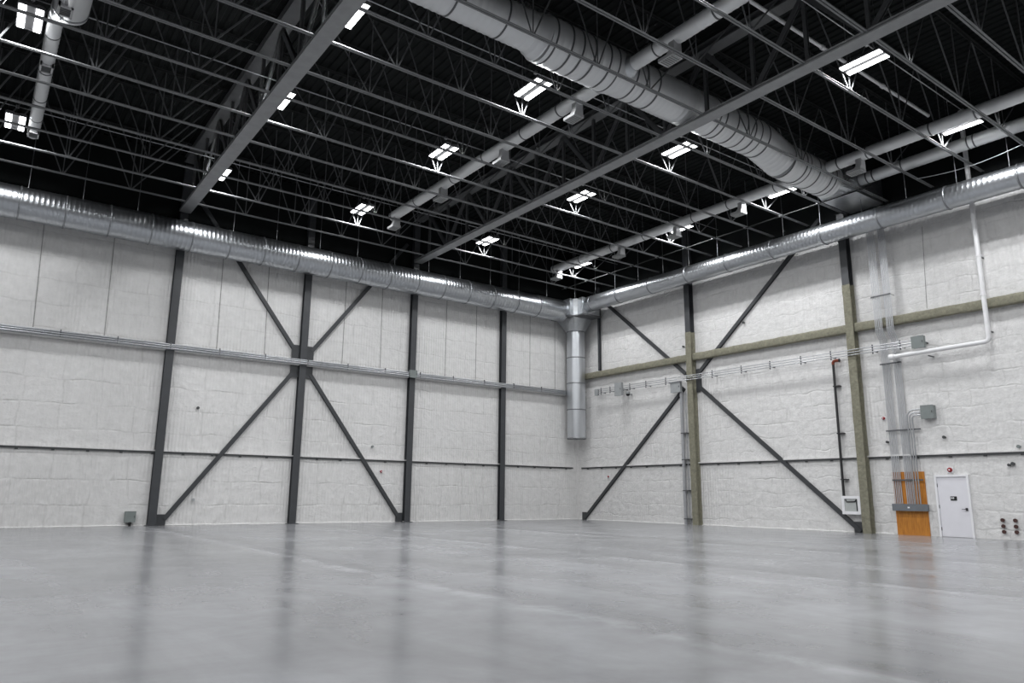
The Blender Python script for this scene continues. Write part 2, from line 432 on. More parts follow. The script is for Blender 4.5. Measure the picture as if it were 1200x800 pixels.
MB().loft([[(x, yy-.42, zz-.42), (x, yy-.42, zz+.42), (x, yy-.30, zz+.58), (x, yy+.30, zz+.58), (x, yy+.42, zz+.42), (x, yy+.42, zz-.42), (x, yy+.30, zz-.58), (x, yy-.30, zz-.58)] for x in (-.05, -.065)]).build('gusset_plate', 'brace', tA)
right_column(CB, 'olive fireproofed column on the right wall beside the white hose cabinet', 10.0, 13.12)
t = thing('steel_post', 'short dark post on the olive beam next to the corner duct', 'post', R(-1.95, 8.4, .16))
MB().hbar(R(-1.95, 8.4, .16), R(-1.95, 13.4, .16), .13, .13, .015, (1,0,0)).build('shaft', 'column', t)
d = .06
brace(R(-1.55,13.15,d), R(-8.28,7.42,d), 'dark upper left brace of the right wall cross, crossing behind the olive beam')
brace(R(-16.1,13.3,d), R(-9.10,7.36,d), 'dark upper right brace of the right wall cross, crossing behind the olive beam')
brace(R(-.50,.06,d), R(-8.15,6.70,d), 'dark lower left brace of the right wall cross, reaching floor near corner', R(-.5,.0,d))
brace(R(-9.12,6.66,d), R(-16.80,.05,d), 'dark lower right brace of the right wall cross, passing below the hose cabinet', R(-16.7,.0,d))
# olive beams between the columns
def olive_beam(y0, y1, label):
    z0, z1, x0, x1 = 7.98, 8.34, -.12, -.285
    t = thing('fireproofed_beam', label, 'beam', (x0, (y0+y1)/2, z0))
    rows = []; n = max(6, int(abs(y1-y0)/.3))
    for i in range(n+1):
        y = y0+(y1-y0)*i/n; j = lambda: random.uniform(-.014, .014)
        rows.append([(x0, y, z0+j()), (x1+.02+j(), y, z0+j()), (x1+j(), y, z0+.06+j()), (x1+j(), y, z1-.07+j()), (x1+.03+j(), y, z1+j()), (x0, y, z1+j())])
    MB().loft(rows, 0, True).build('sprayed_coat', 'olive', t)
    b = MB()
    nb = max(2, int(abs(y1-y0)/3.5))
    for i in range(nb):
        y = y0+(y1-y0)*(i+.5)/nb
        MB().box(-.122, .005, y-.05, y+.05, z0+.1, z1-.05).build('wall_bracket', 'dark_bar', t)
    return t
olive_beam(-.9, CA+.18, 'olive sprayed wall beam running from the corner duct to the first right column')
olive_beam(CA-.18, CB+.18, 'olive sprayed wall beam between the two columns on the right wall')
olive_beam(CB-.18, -29.0, 'olive sprayed wall beam right of the second column, crossed by the white pipe')

# ------------------------------------------------------------------ roof steel
GX = [-33.95, -22.63, -11.25]
def girder(x, label):
    t = thing('roof_girder', label, 'girder', (x, -20, 13.07))
    MB().hbar((x, -.35, 13.135), (x, Y0+.05, 13.135), .46, .13, .05).build('bottom_chord', 'girder', t)
    MB().hbar((x, -.35, 15.47), (x, Y0+.05, 15.47), .46, .26, .03).build('top_chord', 'web', t)
    ys = [-1.5-1.76*k for k in range(22)]
    for k, y in enumerate(ys):
        MB().hbar((x, y, 13.19), (x, y, 15.34), .11, .10, .012, (1,0,0)).build('web_vertical', 'web', t)
    for k in range(0, 21):
        a, b = ys[k], ys[k+1]
        p, q = ((x, a-.05, 13.22), (x, b+.05, 15.31)) if k % 2 else ((x, a-.05, 15.31), (x, b+.05, 13.22))
        MB().hbar(p, q, .16, .10, .012, (1,0,0)).build('web_diagonal', 'web', t)
    return t
girder(GX[0], 'grey roof girder out of frame beyond the left edge')
girder(GX[1], 'left grey roof girder, meeting the wall above the column farthest from the corner')
girder(GX[2], 'right grey roof girder, sloping down through the middle of the ceiling')

ZJ, ZJT = 13.13, 15.72
def joist(x0, x1, nodes, y, label, group):
    t = thing('bar_joist', label, 'joist', ((x0+x1)/2, y, ZJ), group)
    b = MB()
    for s in (1, -1): b.angle((x0, y+s*.012, ZJ), (x1, y+s*.012, ZJ), .055, .010, (0,0,1), -s)
    b.build('bottom_chord', 'joist', t)
    b = MB()
    for s in (1, -1): b.angle((x0, y+s*.012, ZJT), (x1, y+s*.012, ZJT), .055, .010, (0,0,-1), s)
    b.build('top_chord', 'top_chord', t)
    tops = [x0+.12]+[(nodes[i]+nodes[i+1])/2 for i in range(len(nodes)-1)]+[x1-.12]
    for i, n in enumerate(nodes):
        for s, tp in ((-1, tops[i]), (1, tops[i+1])):
            MB().angle((n+s*.035, y, ZJ+.03), (tp-s*.03, y, ZJT-.03), .045, .008, (0,1,0), 1).build('web_diagonal', 'web', t)
        MB().angle((n, y, ZJ+.03), (n, y, ZJT-.03), .038, .008, (0,1,0), 1).build('web_vertical', 'web', t)
    return t
YJ = [-1.5-1.76*k for k in range(18)]
def joist_row(x0, x1, nodes, count, where, group):
    lab = lambda k: ('grey open-web bar joist nearest the left wall, %s' if k == 0 else ORD[k]+' grey open-web bar joist out from the left wall, %s') % where
    p = joist(x0, x1, nodes, YJ[0], lab(0), group)
    for k in range(1, count):
        c = copy_tree(p); c.location.y = YJ[k]; c['label'] = lab(k)
joist_row(GX[0]+.225, GX[1]-.225, [-31.9, -29.6, -27.25, -24.9], 9, 'left of the left girder', 'bar joists left of the left girder')
joist_row(GX[1]+.225, GX[2]-.225, [-20.4, -18.25, -15.95, -13.85], 15, 'between the girders', 'bar joists between the two girders')
joist_row(GX[2]+.225, -.05, [-9.05, -6.0, -3.1], 17, 'right of the right girder', 'bar joists right of the right girder')
# lateral bridging bar under the joists beside the right wall and along the left bay
def bridging(x, y0, y1, z, label):
    t = thing('bridging_bar', label, 'brace', (x, y0, z))
    MB().angle((x, y0, z), (x, y1, z), .05, .008).build('bar', 'top_chord', t)
    for y in YJ:
        if min(y0, y1) < y < max(y0, y1): MB().box(x-.05, x+.06, y-.03, y+.03, z+.008, z+.09).build('clip', 'joist', t)
    return t
bridging(-2.2, -1.2, -19.6, 13.035, 'thin grey bridging bar under the joists beside the right wall')

# ------------------------------------------------------------------ lights
LAMP_DATA = None; LAMP_W = 127.0; LAMP_SPREAD = 172
def lamp(x, y, label):
    z = 13.62; hx, hy = .30, .61
    t = thing('high_bay_light', label, 'light', (x, y, z), 'twin strip lights in the roof')
    b = MB()
    b.box(x-hx, x+hx, y-hy, y+hy, z+.035, z+.075)
    for s in (-1, 1):
        b.extrude([(-.115,0),(.115,0),(.07,.05),(-.07,.05)], (x+s*.19, y-hy, z+.07), (x+s*.19, y+hy, z+.07))
    b.box(x-.10, x+.10, y-.25, y+.25, z+.075, z+.14)
    b.build('housing', 'lamp_body', t)
    for s in (-1, 1):
        MB().extrude([(-.085,.02),(-.072,-.006),(.072,-.006),(.085,.02),(.085,.035),(-.085,.035)], (x+s*.19, y-hy+.015, z), (x+s*.19, y+hy-.015, z)).build('lens', 'lens', t)
    global LAMP_DATA
    if LAMP_DATA is None:
        LAMP_DATA = bpy.data.lights.new('led_strip_light', 'AREA'); LAMP_DATA.shape = 'RECTANGLE'
        LAMP_DATA.size = .145; LAMP_DATA.size_y = 1.15; LAMP_DATA.energy = LAMP_W; LAMP_DATA.spread = math.radians(LAMP_SPREAD)
        LAMP_DATA.color = (.975, .985, 1.0)
    for s in (-1, 1):
        lo = bpy.data.objects.new('led_strip_light', LAMP_DATA); COL.objects.link(lo)
        lo.parent = t; lo.location = (s*.19, 0, -.012)
    for s in (-1, 1):
        MB().box(x-hx, x+hx, y+s*hy-.012, y+s*hy+.012, z-.0, z+.08).build('end_cap', 'lamp_body', t)
        MB().tube([(x, y+s*.4, z+.07), (x, y+s*.4, ZT+.01)], .006, 5).build('hanger_wire', 'dark_bar', t)
    return t
LX = [(-41.8, 'second row off the left edge'), (-35.4, 'first row off the left edge'), (-28.96, 'left of the left girder'), (-22.2, 'beside the left girder'), (-16.13, 'midway between the girders'),
      (-9.4, 'just right of the right girder'), (-3.27, 'in the row nearest the right wall')]
LY = [-4.05, -11.02, -16.36, -23.27, -28.6, -35.5]
proto = None
for x, where in LX:
    for k, y in enumerate(LY):
        lb = ('twin strip light nearest the left wall, %s' if k == 0 else ORD[k]+' twin strip light out from the left wall, %s') % where
        if proto is None: proto = lamp(x, y, lb)
        else:
            c = copy_tree(proto); c.location = (x, y, 13.62); c['label'] = lb
# electrical conduit feeding each row of lights
for k, y in enumerate(LY[:4]):
    t = thing('lighting_conduit', ('thin lighting conduit in the roof along the %s row of lights from the left wall' % ORD[k]), 'conduit', (-16, y-.12, 14.15), 'lighting conduits')
    MB().tube([(-33, y-.12, 14.15), (-.6, y-.12, 14.15)], .017, 6).build('pipe', 'conduit', t)
    for x, _ in LX: MB().box(x-.05, x+.05, y-.17, y-.07, 14.11, 14.19).build('outlet_box', 'conduit', t)
# sprinkler main
t = thing('sprinkler_pipe', 'white sprinkler pipe high in the roof beyond the right girder', 'pipe', (-10, -21.95, 14.9))
MB().tube([(-20, -21.95, 14.9), (-2.4, -21.95, 14.9)], .055, 10).build('pipe', 'white_pipe', t)
for x in (-17, -13.0, -9.2, -5.6): MB().tube([(x-.06, -21.95, 14.9), (x+.06, -21.95, 14.9)], .078, 10).build('coupling', 'white_pipe', t)
MB().tube([(-2.4, -21.95, 14.9), (-2.37, -21.95, 14.9)], .062, 10).build('end_cap', 'white_pipe', t)
# slack cable beside the right wall
pts = []
for i in range(25):
    s = i/24; y = -20.86-3.52*s; pts.append((-1.35, y, 13.12-.17*math.sin(PI*s)))
tag(MB().tube(pts, .014, 6).build('slack_cable', 'conduit', None, (-1.35, -22.4, 13.0)), 'pale slack cable sagging below the spiral duct beside the right wall', 'cable')

# ------------------------------------------------------------------ ducts
def ribbed(p, q, r0, r1=None, pitch=.17, h=.007, n=48, caps=True, b=None):
    """round sheet duct with raised ribs running round it"""
    p = Vector(p); q = Vector(q); r1 = r0 if r1 is None else r1
    ln = (q-p).length; k = max(1, int(ln/pitch)); pts = []; rad = []
    for i in range(k):
        for f, e in ((0, 0), (.60, 0), (.72, h), (.86, h)):
            t = (i+f)/k; pts.append(p+(q-p)*t); rad.append(r0+(r1-r0)*t+e)
    pts.append(q); rad.append(r1)
    return (b or MB()).tube(pts, rad, n, caps=caps)
def duct_body(path, radii, mat, n=40):
    """path of points along one axis with radii"""
    b = MB(); return b.tube(path, radii, n)
def ring(t, c, ax, r, w=.06, mat='ring', th=.022, name='joint_ring'):
    dv = Vector((0,0,0)); dv['xyz'.index(ax)] = 1; c = Vector(c)
    rows = []; n = 40
    u = Vector((0,0,1)) if ax != 'z' else Vector((1,0,0)); v = dv.cross(u)
    for a, rr in ((-w/2, r-.005), (-w/2, r+th), (w/2, r+th), (w/2, r-.005)):
        rows.append([c+dv*a+(u*math.cos(2*PI*j/n)+v*math.sin(2*PI*j/n))*rr for j in range(n)])
    b = MB(); b.loft(rows, 0, True, False); return b.build(name, mat, t)
DLY, DLZ, DLR = -.91, 11.85, .625           # left wall duct
t = thing('round_duct', 'large round galvanised duct along the top of the left wall', 'duct', (-18, DLY, DLZ-DLR))
ribbed((-34, DLY, DLZ), (-1.965, DLY, DLZ), DLR, None, .17, .006, 56).build('duct_shell', 'duct_x', t)
for x in [-31.5, -30.0, -28.46, -26.98, -25.47, -23.97, -22.42, -20.90, -19.42, -17.88, -16.33, -14.80, -13.27, -11.73, -10.20, -8.64, -7.08, -5.5, -3.95]:
    ring(t, (x, DLY, DLZ), 'x', DLR, .055)
DRX, DRZ, DRR = -1.18, 12.09, .425           # right wall duct
t = thing('round_duct', 'round galvanised duct along the top of the right wall', 'duct', (DRX, -14, DRZ-DRR))
ribbed((DRX, -2.325, DRZ), (DRX, -30.0, DRZ), DRR, None, .17, .005).build('duct_shell', 'duct_y', t)
for y in [-2.75, -4.9, -7.26, -9.73, -12.12, -14.54, -16.96, -19.36, -21.8, -24.15, -26.6]:
    ring(t, (DRX, y, DRZ), 'y', DRR, .06)
# corner plenum with the drop duct
DX, DYc, DRr = -.86, -.86, .53
t = thing('corner_drop_duct', 'galvanised corner plenum with a round drop duct hanging in the corner', 'duct', (DX, DYc, 4.5))
zt, zb = 12.48, 11.50
poly = [(-.14,-.12), (-1.93,-.12), (-2.0,-1.50), (-1.62,-1.62), (-1.35,-1.85), (-1.62,-2.32), (-.14,-2.32)]
poly = [(-.30,-.14), (-1.97,-.14), (-1.97,-1.66), (-1.74,-1.66), (-1.60,-1.88), (-1.64,-2.33), (-.30,-2.33)]
n = len(poly)
MB().loft([[(x, y, zb) for x, y in poly], [(x, y, zt) for x, y in poly]]).build('plenum_box', 'galv_plain', t)
cx = sum(p[0] for p in poly)/n; cy = sum(p[1] for p in poly)/n
MB().loft([[(min(-.27, cx+(x-cx)*1.16), min(-.03, cy+(y-cy)*1.12), z) for x, y in poly] for z in (zb-.07, zb)]).build('plenum_flange', 'ring_dark', t)
sq = []; rd = []
m_ = 32
for j in range(m_):
    a = 2*PI*j/m_; c, s = math.cos(a), math.sin(a); k = .80/max(abs(c), abs(s))
    sq.append((max(-1.75, min(-.27, DX+c*k)), max(-1.75, min(-.04, DYc+s*k)), zb-.05)); rd.append((DX+c*DRr, DYc+s*DRr, 10.72))
MB().loft([rd, sq]).build('square_to_round', 'galv_plain', t)
MB().tube([(DX, DYc, 4.52), (DX, DYc, 10.74)], DRr, 48, caps=False).tube([(DX, DYc, 4.53), (DX, DYc, 10.73)], DRr-.012, 48).build('drop_pipe', 'duct_z', t)
for x, y in ((-.5, -.5), (-1.3, -1.3)): MB().tube([(x, y, zt), (x, y, ZT+.02)], .014, 6).build('hanger_strap', 'conduit', t)
for z in (4.53, 6.16, 7.68, 9.18, 10.72): ring(t, (DX, DYc, z), 'z', DRr, .06)

# hanger rods
def rod(x, y, z0, z1, label, group):
    t = thing('hanger_rod', label, 'rod', (x, y, z0), group)
    MB().tube([(x, y, z0), (x, y, z1)], .014, 6).build('rod', 'ring', t)
    MB().tube([(x, y, z0-.005), (x, y, z0+.03)], .035, 8).build('washer', 'ring_dark', t)
for k, x in enumerate([-3.1, -5.1, -7.05, -9.0, -10.9, -12.85, -14.85, -16.75, -18.8, -20.7, -24.5, -26.45, -28.25, -30.2]):
    rod(x, DLY, DLZ+DLR+.004, ZT+.02, ORD[k]+' hanger rod from the corner, above the left wall duct', 'hanger rods of the left wall duct')
for k, y in enumerate([-2.95, -4.55, -6.3, -8.05, -9.75, -11.5, -13.25, -15.05, -16.8, -18.6, -20.35, -22.15, -23.85, -25.6]):
    rod(DRX, y, DRZ+DRR+.004, ZT+.02, ORD[k]+' hanger rod from the corner, above the right wall duct', 'hanger rods of the right wall duct')

# main duct through the joists
BY = -18.22
t = thing('round_duct', 'big round galvanised duct crossing the ceiling parallel to the joists', 'duct', (-14, BY, 13.2))
path = [(-30.5,.55,13.95), (-17.75,.55,13.95), (-17.35,.675,13.9), (-14.6,.675,13.9), (-14.4,.645,13.9), (-7.35,.645,13.9), (-6.0,.645,13.52), (-2.9,.645,13.52)]
bb = MB()
for a, c in zip(path, path[1:]):
    ribbed((a[0], BY, a[2]), (c[0], BY, c[2]), a[1], c[1], .2, .010, 48, True, bb)
bb.build('duct_shell', 'duct_big', t)
def zr(x):
    for a, b in zip(path, path[1:]):
        if a[0] <= x <= b[0]:
            k = (x-a[0])/(b[0]-a[0]); return a[1]+(b[1]-a[1])*k, a[2]+(b[2]-a[2])*k
for x in [-23.4, -21.8, -20.3, -18.75, -17.2, -16.65, -16.25, -15.8, -15.2, -14.85, -14.05, -13.65, -13.1, -10.15, -9.85, -9.25, -8.75, -8.3, -7.95, -7.5, -6.0, -5.25, -5.0, -4.4, -3.6, -3.3]:
    r, z = zr(x); ring(t, (x, BY, z), 'x', r, .05, 'ring_dark', .018)
n = 32; rd = []; sq = []
for j in range(n):
    a = 2*PI*j/n; c, s = math.cos(a), math.sin(a); k = .70/max(abs(c), abs(s))
    rd.append((-2.9, BY+c*.645, 13.52+s*.645)); sq.append((-2.1, BY+c*k, 13.62+s*k*.75))
b = MB().loft([rd, sq]); b.build('end_transition', 'galv_plain', t)
MB().box(-2.1, -.01, BY-.70, BY+.70, 13.095, 14.145).build('end_box', 'galv_plain', t)
# tap collars of the branch ducts
BX, BZ, SR = -14.40, 13.85, .215
for s, y in ((1, BY+.60), (-1, BY-.60)):
    MB().tube([(BX, BY+s*.55, BZ), (BX, BY+s*.80, BZ)], [.33, .235], 28).build('tap_collar', 'galv_plain', t)

def flush_outlet(t, x, y, zc, r):
    """flat framed grille set under the duct"""
    z = zc-r
    o = MB(); a, b_ = .17, .24
    o.box(x-a, x+a, y-b_, y-b_+.05, z-.05, z+.08).box(x-a, x+a, y+b_-.05, y+b_, z-.05, z+.08).box(x-a, x-a+.05, y-b_, y+b_, z-.05, z+.08).box(x+a-.05, x+a, y-b_, y+b_, z-.05, z+.08)
    f = o.build('outlet_frame', 'boot', t)
    g = MB().box(x-a+.05, x+a-.05, y-b_+.05, y+b_-.05, z-.02, z-.012)
    for i in range(5): g.box(x-a+.05, x+a-.05, y-.16+.08*i-.006, y-.16+.08*i+.006, z-.04, z-.02)
    g.build('grille', 'grille_dark', f)
def outlet(t, x, y, zc, r, flip=1):
    """sheet metal boot under the spiral duct ending in a flat grille"""
    o = MB()
    yb = y-flip*.20
    o.loft([[(x-.15, yb-.10, zc-r*.7), (x+.15, yb-.10, zc-r*.7), (x+.15, yb+.10, zc-r*.7), (x-.15, yb+.10, zc-r*.7)],
            [(x-.16, yb-.10, zc-r-.20), (x+.16, yb-.10, zc-r-.20), (x+.16, yb+.10, zc-r-.20), (x-.16, yb+.10, zc-r-.20)],
            [(x-.17, yb+flip*.02-.11, zc-r-.32), (x+.17, yb+flip*.02-.11, zc-r-.32), (x+.17, yb+flip*.10+.11, zc-r-.30), (x-.17, yb+flip*.10+.11, zc-r-.30)]])
    bt = o.build('outlet_boot', 'boot', t)
    ya, yb2 = sorted((yb-flip*.09, yb+flip*.46))
    z1 = zc-r-.30
    MB().box(x-.20, x+.20, ya, yb2, z1-.10, z1).build('outlet_hood', 'boot', bt)
    g = MB().box(x-.17, x+.17, ya+.03, yb2-.03, z1-.104, z1-.098, 1)
    k = 7
    for i in range(k):
        yy = ya+.05+(yb2-ya-.10)*i/(k-1); g.box(x-.17, x+.17, yy-.011, yy+.011, z1-.112, z1-.104, 0)
    g.build('grille', ['grille', 'grille_dark'], bt)
def spiral(label, x, z, r, spans, rings, outs, group=None):
    t = thing('spiral_duct', label, 'duct', (x, spans[0][0], z-r), group)
    for a, b in spans:
        ribbed((x, a, z), (x, b, z), r, None, .22, .006, 32).build('duct_shell', 'spiral', t)
    for y in rings: ring(t, (x, y, z), 'y', r, .045, 'ring_dark', .014)
    for y in outs: outlet(t, x, y, z, r)
    return t
spiral('spiral branch duct between the girders, passing through the big duct', BX, BZ, SR, [(-3.6, BY+.63), (BY-.63, -31)],
       [-3.75, -5.9, -8.9, -11.2, -13.6, -15.6, -19.9, -22.0, -24.0], [-3.75, -7.9, -12.2, -16.25, -20.35], None)
spiral('spiral branch duct right of the right girder, running from the light nearest the corner', -3.9, 13.60, SR, [(-2.5, BY+.66)],
       [-2.7, -4.8, -7.2, -9.4, -12.4, -14.3, -16.6], [-2.75, -7.6, -11.2, -14.75])
spiral('upper spiral duct at top right, farther from the right wall', -3.9, 13.60, SR, [(BY-.66, -31)],
       [-19.3, -20.4, -22.6, -24.0, -25.6], [-19.9])
spiral('lower spiral duct at top right, nearer the right wall', -1.72, 13.66, .23, [(BY-.72, -31)],
       [-19.25, -19.5, -20.6, -22.9, -23.1, -25.0], [])
t = spiral('spiral duct at top left, left of the left girder', -28.40, 13.75, .185, [(-3.1, -11.35)],
       [-3.3, -4.6, -6.2, -8.2, -10.4], [])
for y in (-3.55, -8.65): flush_outlet(t, -28.40, y, 13.75, .185)
MB().tube([(-28.40, -11.35, 13.75), (-28.22, -11.75, 13.8), (-28.12, -11.76, 13.8), (-28.12, BY+.56, 13.9)], [.19, .40, .42, .42], 36).build('wide_section', 'spiral', t)
ring(t, (-28.12, -11.9, 13.8), 'y', .42, .05, 'ring', .014)
flush_outlet(t, -28.25, -12.35, 13.8, .40)

# ------------------------------------------------------------------ left wall services
t = thing('conduit_rack', 'long galvanised conduit run crossing the left wall columns at mid height', 'conduit', (-17, -.36, 7.1))
for z, dd, r in ((7.19, .345, .034), (7.275, .35, .03), (7.35, .34, .024)):
    p, q = L(-34.5, z, dd), L(-1.02, z, dd)
    MB().tube([(-34.2, p[1], p[2]), q], r, 8).build('conduit', 'conduit', t)
MB().box(-34.2, -.75, -.30, -.31, 7.08, 7.33).build('back_channel', 'galv_plain', t)
for x in [-31.0-0]+[-28.5+1.96*i for i in range(14)]:
    MB().box(x-.018, x+.018, -.31, -.372, 7.09, 7.37).build('strut_clip', 'ring_dark', t)
# foam coated girt behind the conduits, split at the columns
def left_girt(x0, x1, n):
    b = MB(); rows = []; k = 24
    for i in range(k+1):
        x = x0+(x1-x0)*i/k; j = lambda: random.uniform(-.01, .01)
        rows.append([(x, .0, 7.04+j()), (x, -.28, 7.06+j()), (x, -.283, 7.2+j()), (x, 0, 7.30+j())])
    b.loft(rows, 0, True); return struct(b.build('trim_%d' % n, 'foam_left'))
xs = [-34.2]+LCOL+[-.6]
for i in range(5):
    left_girt(xs[i]+(.18 if i else 0), xs[i+1]-(.18 if i < 4 else .12), 3+i)
def jbox(name, label, cat, o, sx, sy, sz, mat, left=True, extra=None):
    """enclosure with a lid and a hinge side"""
    x, y, z = o
    t = thing(name, label, cat, (x, y, z-sz/2))
    if left:
        MB().box(x-sx/2, x+sx/2, y+sy/2, y-sy/2, z-sz/2, z+sz/2).build('enclosure', mat, t)
        ld = MB().box(x-sx/2-.012, x+sx/2+.012, y-sy/2, y-sy/2-.018, z-sz/2-.012, z+sz/2+.012).build('lid', mat, t)
        MB().box(x+sx*.36, x+sx*.42, y-sy/2-.018, y-sy/2-.03, z-.04, z+.04).build('latch', 'steel_dark', ld)
    else:
        MB().box(x-sy/2, x+sy/2, y-sx/2, y+sx/2, z-sz/2, z+sz/2).build('enclosure', mat, t)
        ld = MB().box(x-sy/2, x-sy/2-.018, y-sx/2-.012, y+sx/2+.012, z-sz/2-.012, z+sz/2+.012).build('lid', mat, t)
        for k in (-1, 1): MB().box(x+sy/2, -.002, y+k*sx*.3-.02, y+k*sx*.3+.02, z-.03, z+.03).build('mounting_arm', 'ring_dark', t)
        MB().box(x-sy/2-.018, x-sy/2-.03, y-sx*.42, y-sx*.36, z-.04, z+.04).build('latch', 'steel_dark', ld)
    return t
p = L(-11.04, 7.32, .46)
jbox('junction_box', 'small grey junction box on the conduit run at a left wall column', 'junction box', (p[0], -.335, p[2]), .40, .16, .36, 'box_grey')
p = L(-23.37, .35, .09)
t = jbox('outlet_box', 'grey electrical box low on the left wall beside the farthest column', 'outlet box', (p[0], -.09, .36), .37, .17, .40, 'box_grey')
MB().tube([(p[0]+.02, -.09, .0), (p[0]+.02, -.09, .165)], .05, 10).tube([(p[0]+.02, -.20, .12), (p[0]+.02, -.09, .12)], .045, 10).build('pipe_stub', 'sign_black', t)

# ------------------------------------------------------------------ right wall services
t = thing('conduit_rack', 'three-line conduit run along the right wall below the olive beam', 'conduit', (-.43, -10, 7.0))
for i, z in enumerate((7.12, 7.225, 7.33)):
    dd = .43
    pts = [R(-1.75, z, dd), R(-3.40, z, dd), R(-19.52, z, dd)]
    zz = pts[0][2]
    MB().tube([(-dd, pts[0][1], zz-.012), (-dd, pts[2][1], zz-.012)], .020, 8).build('conduit', 'conduit', t)
for y in (-2.0, -2.75, -4.3, -5.5, -6.9, -8.3, -9.9, -11.6, -13.15, -14.7, -16.1, -17.9, -19.0):
    a = R(y, 7.02, .40); b_ = R(y, 7.40, .40)
    MB().box(-.40, -.36, a[1]-.02, a[1]+.02, a[2], b_[2]).build('strut', 'ring_dark', t)
    MB().box(-.36, .0, a[1]-.015, a[1]+.015, a[2]+.1, a[2]+.14).build('strut_arm', 'ring_dark', t)
p = R(-1.75, 7.2, .43)
MB().box(-.48, -.36, p[1]-.05, p[1]+.22, p[2]-.2, p[2]+.16).build('pull_elbow', 'box_light', t)
p = R(-3.60, 7.14, .42)
jbox('junction_box', 'tall light grey junction box on the right wall near the corner duct', 'junction box', (-.53, p[1], p[2]), .50, .16, .70, 'box_light', False)
p = R(-4.09, 6.82, .38)
t = thing('dome_camera', 'small dark dome camera beside the tall grey junction box', 'camera', (-.20, p[1], p[2]))
MB().tube([(.0, p[1], p[2]+.02), (-.30, p[1], p[2]+.02)], .05, 10).build('arm', 'box_light', t)
MB().tube([(-.30, p[1], p[2]+.03), (-.30, p[1], p[2]+.13)], .12, 16).build('housing', 'box_light', t)
MB().ball((-.30, p[1], p[2]), .105, 14).build('dome', 'sign_black', t)
p = R(-7.63, 6.82, .30)
jbox('junction_box', 'light grey junction box left of the column at the right wall cross', 'junction box', (-.30, p[1], p[2]), .62, .16, .54, 'box_light', False)
p = R(-19.72, 7.20, .42)
jbox('junction_box', 'dark grey junction box ending the conduit run below the olive beam', 'junction box', (-.44, p[1], p[2]), .44, .16, .44, 'box_grey', False)
p4 = R(-19.80, 4.52, .12)
jbox('junction_box', 'dark grey junction box fed by three bent conduits above the door', 'junction box', (-.12, p4[1], p4[2]), .44, .22, .48, 'box_grey', False)
# drop conduits left of the column
t = thing('conduit_drop', 'pair of grey conduits dropping to the floor left of the olive column', 'conduit', R(-7.98, 0, .08))
p = R(-7.94, 6.6, .19)
MB().box(-.14, -.24, p[1]-.07, p[1]+.07, .0, 6.52).build('channel', 'conduit', t)
MB().tube([(-.17, p[1]-.24, .0), (-.17, p[1]-.24, 6.5)], .025, 8).build('conduit', 'conduit', t)
for z in (.25, 1.6, 3.1, 4.4): MB().box(-.0, -.255, p[1]-.28, p[1]+.085, z, z+.05).build('strap', 'ring_dark', t)
# black standpipe
t = thing('standpipe', 'black vertical pipe with a rust red elbow above the hose cabinet', 'pipe', R(-16.2, 1.1, .15))
p = R(-16.19, 6.95, .15); q = R(-16.14, 1.38, .15)
el = [(p[0], p[1], q[2]), (p[0], p[1], p[2]-.12), (p[0], p[1]-.03, p[2]-.03), (p[0]+.02, p[1]-.10, p[2]), ]
MB().tube(el[:2], .052, 10).build('pipe', 'black_pipe', t)
MB().tube([(p[0], p[1], p[2]-.14), (p[0], p[1], p[2]-.05), (p[0], p[1]-.03, p[2]-.01), (p[0], p[1]-.10, p[2]+.01), (p[0], p[1]-.28, p[2]+.01)], .062, 10).build('elbow', 'rust', t)
MB().tube([(p[0], p[1]-.27, p[2]+.01), (p[0], p[1]-.29, p[2]+.01)], .075, 10).build('elbow_flange', 'black_pipe', t)
for z in (5.85, 3.9, 2.05): MB().box(.0, p[0]-.06, p[1]-.20, p[1]+.06, z, z+.045).build('pipe_bracket', 'black_pipe', t)
# hose cabinet
a = R(-16.08, 1.42, .24); b_ = R(-16.86, .70, .24)
y0, y1, z0, z1 = b_[1], a[1], b_[2], a[2]
t = thing('hose_cabinet', 'white framed hose cabinet on the wall below the black pipe', 'cabinet', (-.14, (y0+y1)/2, z0))
MB().box(-.13, -.22, y0+.03, y1-.03, z0+.03, z1-.03).build('cabinet_box', 'white_metal', t)
fw = .11
MB().box(-.22, -.26, y0, y0+fw, z0, z1).box(-.22, -.26, y1-fw, y1, z0, z1).box(-.22, -.26, y0+fw, y1-fw, z0, z0+fw).box(-.22, -.26, y0+fw, y1-fw, z1-fw, z1).build('door_frame', 'white_metal', t)
MB().box(-.221, -.232, y0+fw, y1-fw, z0+fw, z1-fw).build('glass_panel', 'glass', t)
MB().tube([(-.245, y1-fw-.05, z1-fw-.02), (-.245, y1-fw-.10, z1-fw-.12), (-.245, y0+fw+.12, z1-fw-.11), (-.245, y0+fw+.06, z1-fw-.05)], .025, 8).build('valve_pipe', 'black_pipe', t)
MB().tube([(-.245, y0+fw+.05, z1-fw-.02), (-.245, y0+fw+.05, z0+fw+.03)], .018, 8).build('hose', 'black_pipe', t)
MB().box(-.0, -.135, y0+.2, y1-.2, z0+.3, z0+.36).build('wall_bracket', 'dark_bar', t)
